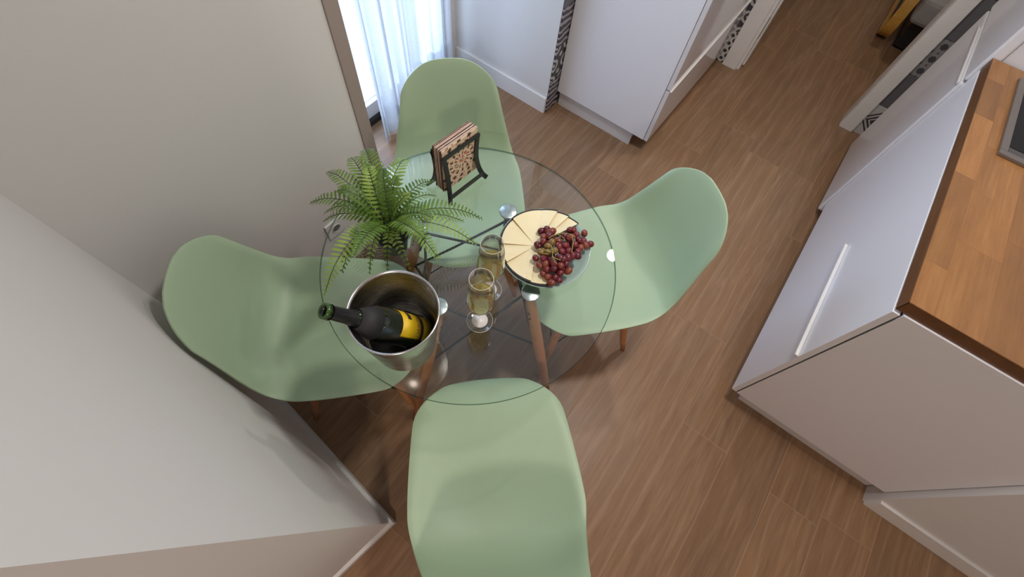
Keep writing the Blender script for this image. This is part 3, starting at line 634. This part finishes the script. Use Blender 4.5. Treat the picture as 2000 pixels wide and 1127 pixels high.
# ------------------------------------------------------------------ fern
FC = at(764, 452, TZ + .075)
fe = empty('potted_fern', (FC.x, FC.y, TZ)); tag(fe, 'green artificial fern with arching fronds on the glass table', 'potted plant')
turned('pot', [(0, 0), (.032, 0), (.034, .003), (.043, .058), (.045, .06), (.042, .062), (.04, .055), (0, .052)], simple('dark_pot', srgb(40, 40, 38), .5), fe, 32, False, False)
turned('moss', [(.0395, .052), (.025, .06), (0, .064)], simple('dark_moss', srgb(30, 38, 20), .9, var=.3, vscale=90), fe, 24, False, False)
def fern_mat(name, c0, c1, c2):
    t = NT(name); inf = t.n('ObjectInfo'); co = t.coords(); f = t.math('ADD', t.math('MULTIPLY', inf.outputs['Random'], .6), t.math('MULTIPLY', t.noise(co, 30, 3), .5))
    t.set(Base_Color=t.ramp(f, (.2, c0), (.5, c1), (.85, c2)), Roughness=.5)
    tl = t.n('BsdfTranslucent'); tl.inputs[0].default_value = c2; mx = t.n('MixShader'); mx.inputs[0].default_value = .22; t.t.links.new(t.b.outputs[0], mx.inputs[1]); t.t.links.new(tl.outputs[0], mx.inputs[2]); t.t.links.new(mx.outputs[0], t.out.inputs[0]); return t.m
M['fern'] = fern_mat('fern_green', srgb(70, 100, 40), srgb(106, 140, 56), srgb(150, 176, 84)); M['rachis'] = simple('fern_rachis', srgb(58, 72, 30), .6)
FR = [(607, 396, .87, .06), (640, 336, .90, .06), (684, 308, .90, .07), (714, 292, .93, .08), (798, 310, .93, .07), (846, 353, .88, .05), (850, 382, .84, .05), (941, 427, .83, .07), (930, 476, .84, .07), (855, 503, .93, .06), (824, 462, .98, .03), (633, 577, .85, .08), (668, 530, .87, .07), (722, 534, .79, .05), (757, 527, .80, .05), (800, 525, .79, .05), (632, 432, .80, .05), (634, 416, .83, .06), (905, 432, .78, .05), (718, 322, .96, .05), (748, 330, .97, .04), (775, 345, .97, .03), (690, 500, .95, .04), (660, 372, .95, .05), (800, 380, .97, .03), (845, 425, .93, .04)]
rf = random.Random(5)
for px, py, tz, ar in FR:
    tip = at(px, py, tz) - fe.location; org = Vector((rf.uniform(-.012, .012), rf.uniform(-.012, .012), .058)); hor = Vector((tip.x, tip.y, 0)); ln = (tip - org).length
    mid = org.lerp(tip, .45) + Vector((0, 0, ar + .02)); q1 = org.lerp(mid, .45) + Vector((0, 0, .03))
    C = spline([org, q1, mid, mid.lerp(tip, .55) + Vector((0, 0, ar * .28)), tip], 40)
    bm = bmesh.new(); tube(bm, C[::3] + [C[-1]], [.0012] * 13 + [.0005, .0004][:len(C[::3] + [C[-1]]) - 13], 5)
    npair = max(14, int(ln / .0102)); side = hor.normalized().cross(Vector((0, 0, 1)))
    nr_faces = len(bm.faces)
    for k2 in range(npair):
        s = .14 + .85 * k2 / (npair - 1); idx = s * 39; i0 = min(38, int(idx)); p = C[i0].lerp(C[i0 + 1], idx - i0); tg = (C[i0 + 1] - C[i0]).normalized()
        nm = side.cross(tg).normalized(); nm = nm if nm.z > 0 else -nm
        l = (.0295 * min(1, .45 + s * 2.2) * (1 - max(0, (s - .45) / .56) ** 1.5 * .82)) * rf.uniform(.9, 1.08) * min(1.1, ln / .2); wd = .0046 * (1 - .45 * s)
        for sg in (-1, 1):
            d = (side * sg + tg * (.22 + .25 * s) + nm * (.14 + rf.uniform(-.12, .05))).normalized(); wv = tg * wd
            a0 = p; vs = [bm.verts.new(c_) for c_ in (a0 - wv * .55, a0 + d * l * .45 - wv * 1.05 + nm * .0012, a0 + d * l * .85 - wv * .6, a0 + d * l - nm * .0015 + tg * wd * .3, a0 + d * l * .85 + wv * .75, a0 + d * l * .45 + wv * 1.05 + nm * .0012, a0 + wv * .55)]
            bm.faces.new((vs[0], vs[1], vs[5], vs[6])); bm.faces.new((vs[1], vs[2], vs[4], vs[5])); bm.faces.new((vs[2], vs[3], vs[4]))
    me = bpy.data.meshes.new('frond'); bm.to_mesh(me); bm.free(); me.materials.append(M['fern']); me.materials.append(M['rachis'])
    for p in me.polygons: p.material_index = 1 if p.index < nr_faces else 0
    link('frond', me, None, fe)

# ------------------------------------------------------------------ armchair seen through the doorway
ac = empty('armchair', (.70, 4.12, 0)); tag(ac, 'yellow bentwood armchair with grey cushion over a dark block beyond the doorway', 'armchair')
M['birch'] = wood('yellow_birch', srgb(160, 112, 40), srgb(196, 146, 62), srgb(214, 168, 86), 20, 3, .35, rnd=False)
def ribbon(nm, pts, w, th, mat, parent, off):
    bm = bmesh.new(); P = spline([(0, y, z) for y, z in pts], 40); rings = []
    for i, p in enumerate(P):
        a = P[max(0, i - 1)]; b = P[min(39, i + 1)]; t_ = (b - a).normalized(); n = Vector((0, -t_.z, t_.y)) * th / 2
        rings.append([bm.verts.new(p + n * s2 + Vector((off + s1 * w / 2, 0, 0))) for s1, s2 in ((-1, -1), (1, -1), (1, 1), (-1, 1))])
    for a, b in zip(rings, rings[1:]):
        for k2 in range(4): bm.faces.new((a[k2], a[(k2 + 1) % 4], b[(k2 + 1) % 4], b[k2]))
    bm.faces.new(rings[0]); bm.faces.new(rings[-1]); return link(nm, done(bm, nm), mat, parent)
for sx in (-1, 1):
    ribbon('arm_frame', [(.62, .02), (.3, .02), (.0, .022), (-.10, .06), (-.13, .16), (-.08, .32), (0, .44), (.12, .5), (.4, .5), (.55, .48)], .07, .022, M['birch'], ac, sx * .29)
    pipe('rail', [(sx * .29, .1, .03), (sx * .29, .5, .03)], .01, M['black'], ac)
cu = box('seat_cushion', (-.24, -.2, .2), (.25, .42, .36), simple('grey_linen', srgb(150, 146, 146), .9), ac, .05, 4)
bk = box('back_cushion', (-.24, .36, .34), (.25, .5, .95), simple('pale_linen', srgb(186, 190, 192), .9), ac, .05, 4); bk.rotation_euler = (math.radians(-10), 0, 0)
box('under_seat_block', (-.2, -.1, .012), (.24, .42, .2), M['black'], ac, .01)  # plain black block filling the space under the cushion
pipe('cross_bar', [(-.29, .3, .28), (.29, .3, .28)], .016, M['birch'], ac); pipe('cross_bar', [(-.29, -.02, .3), (.29, -.02, .3)], .016, M['birch'], ac)
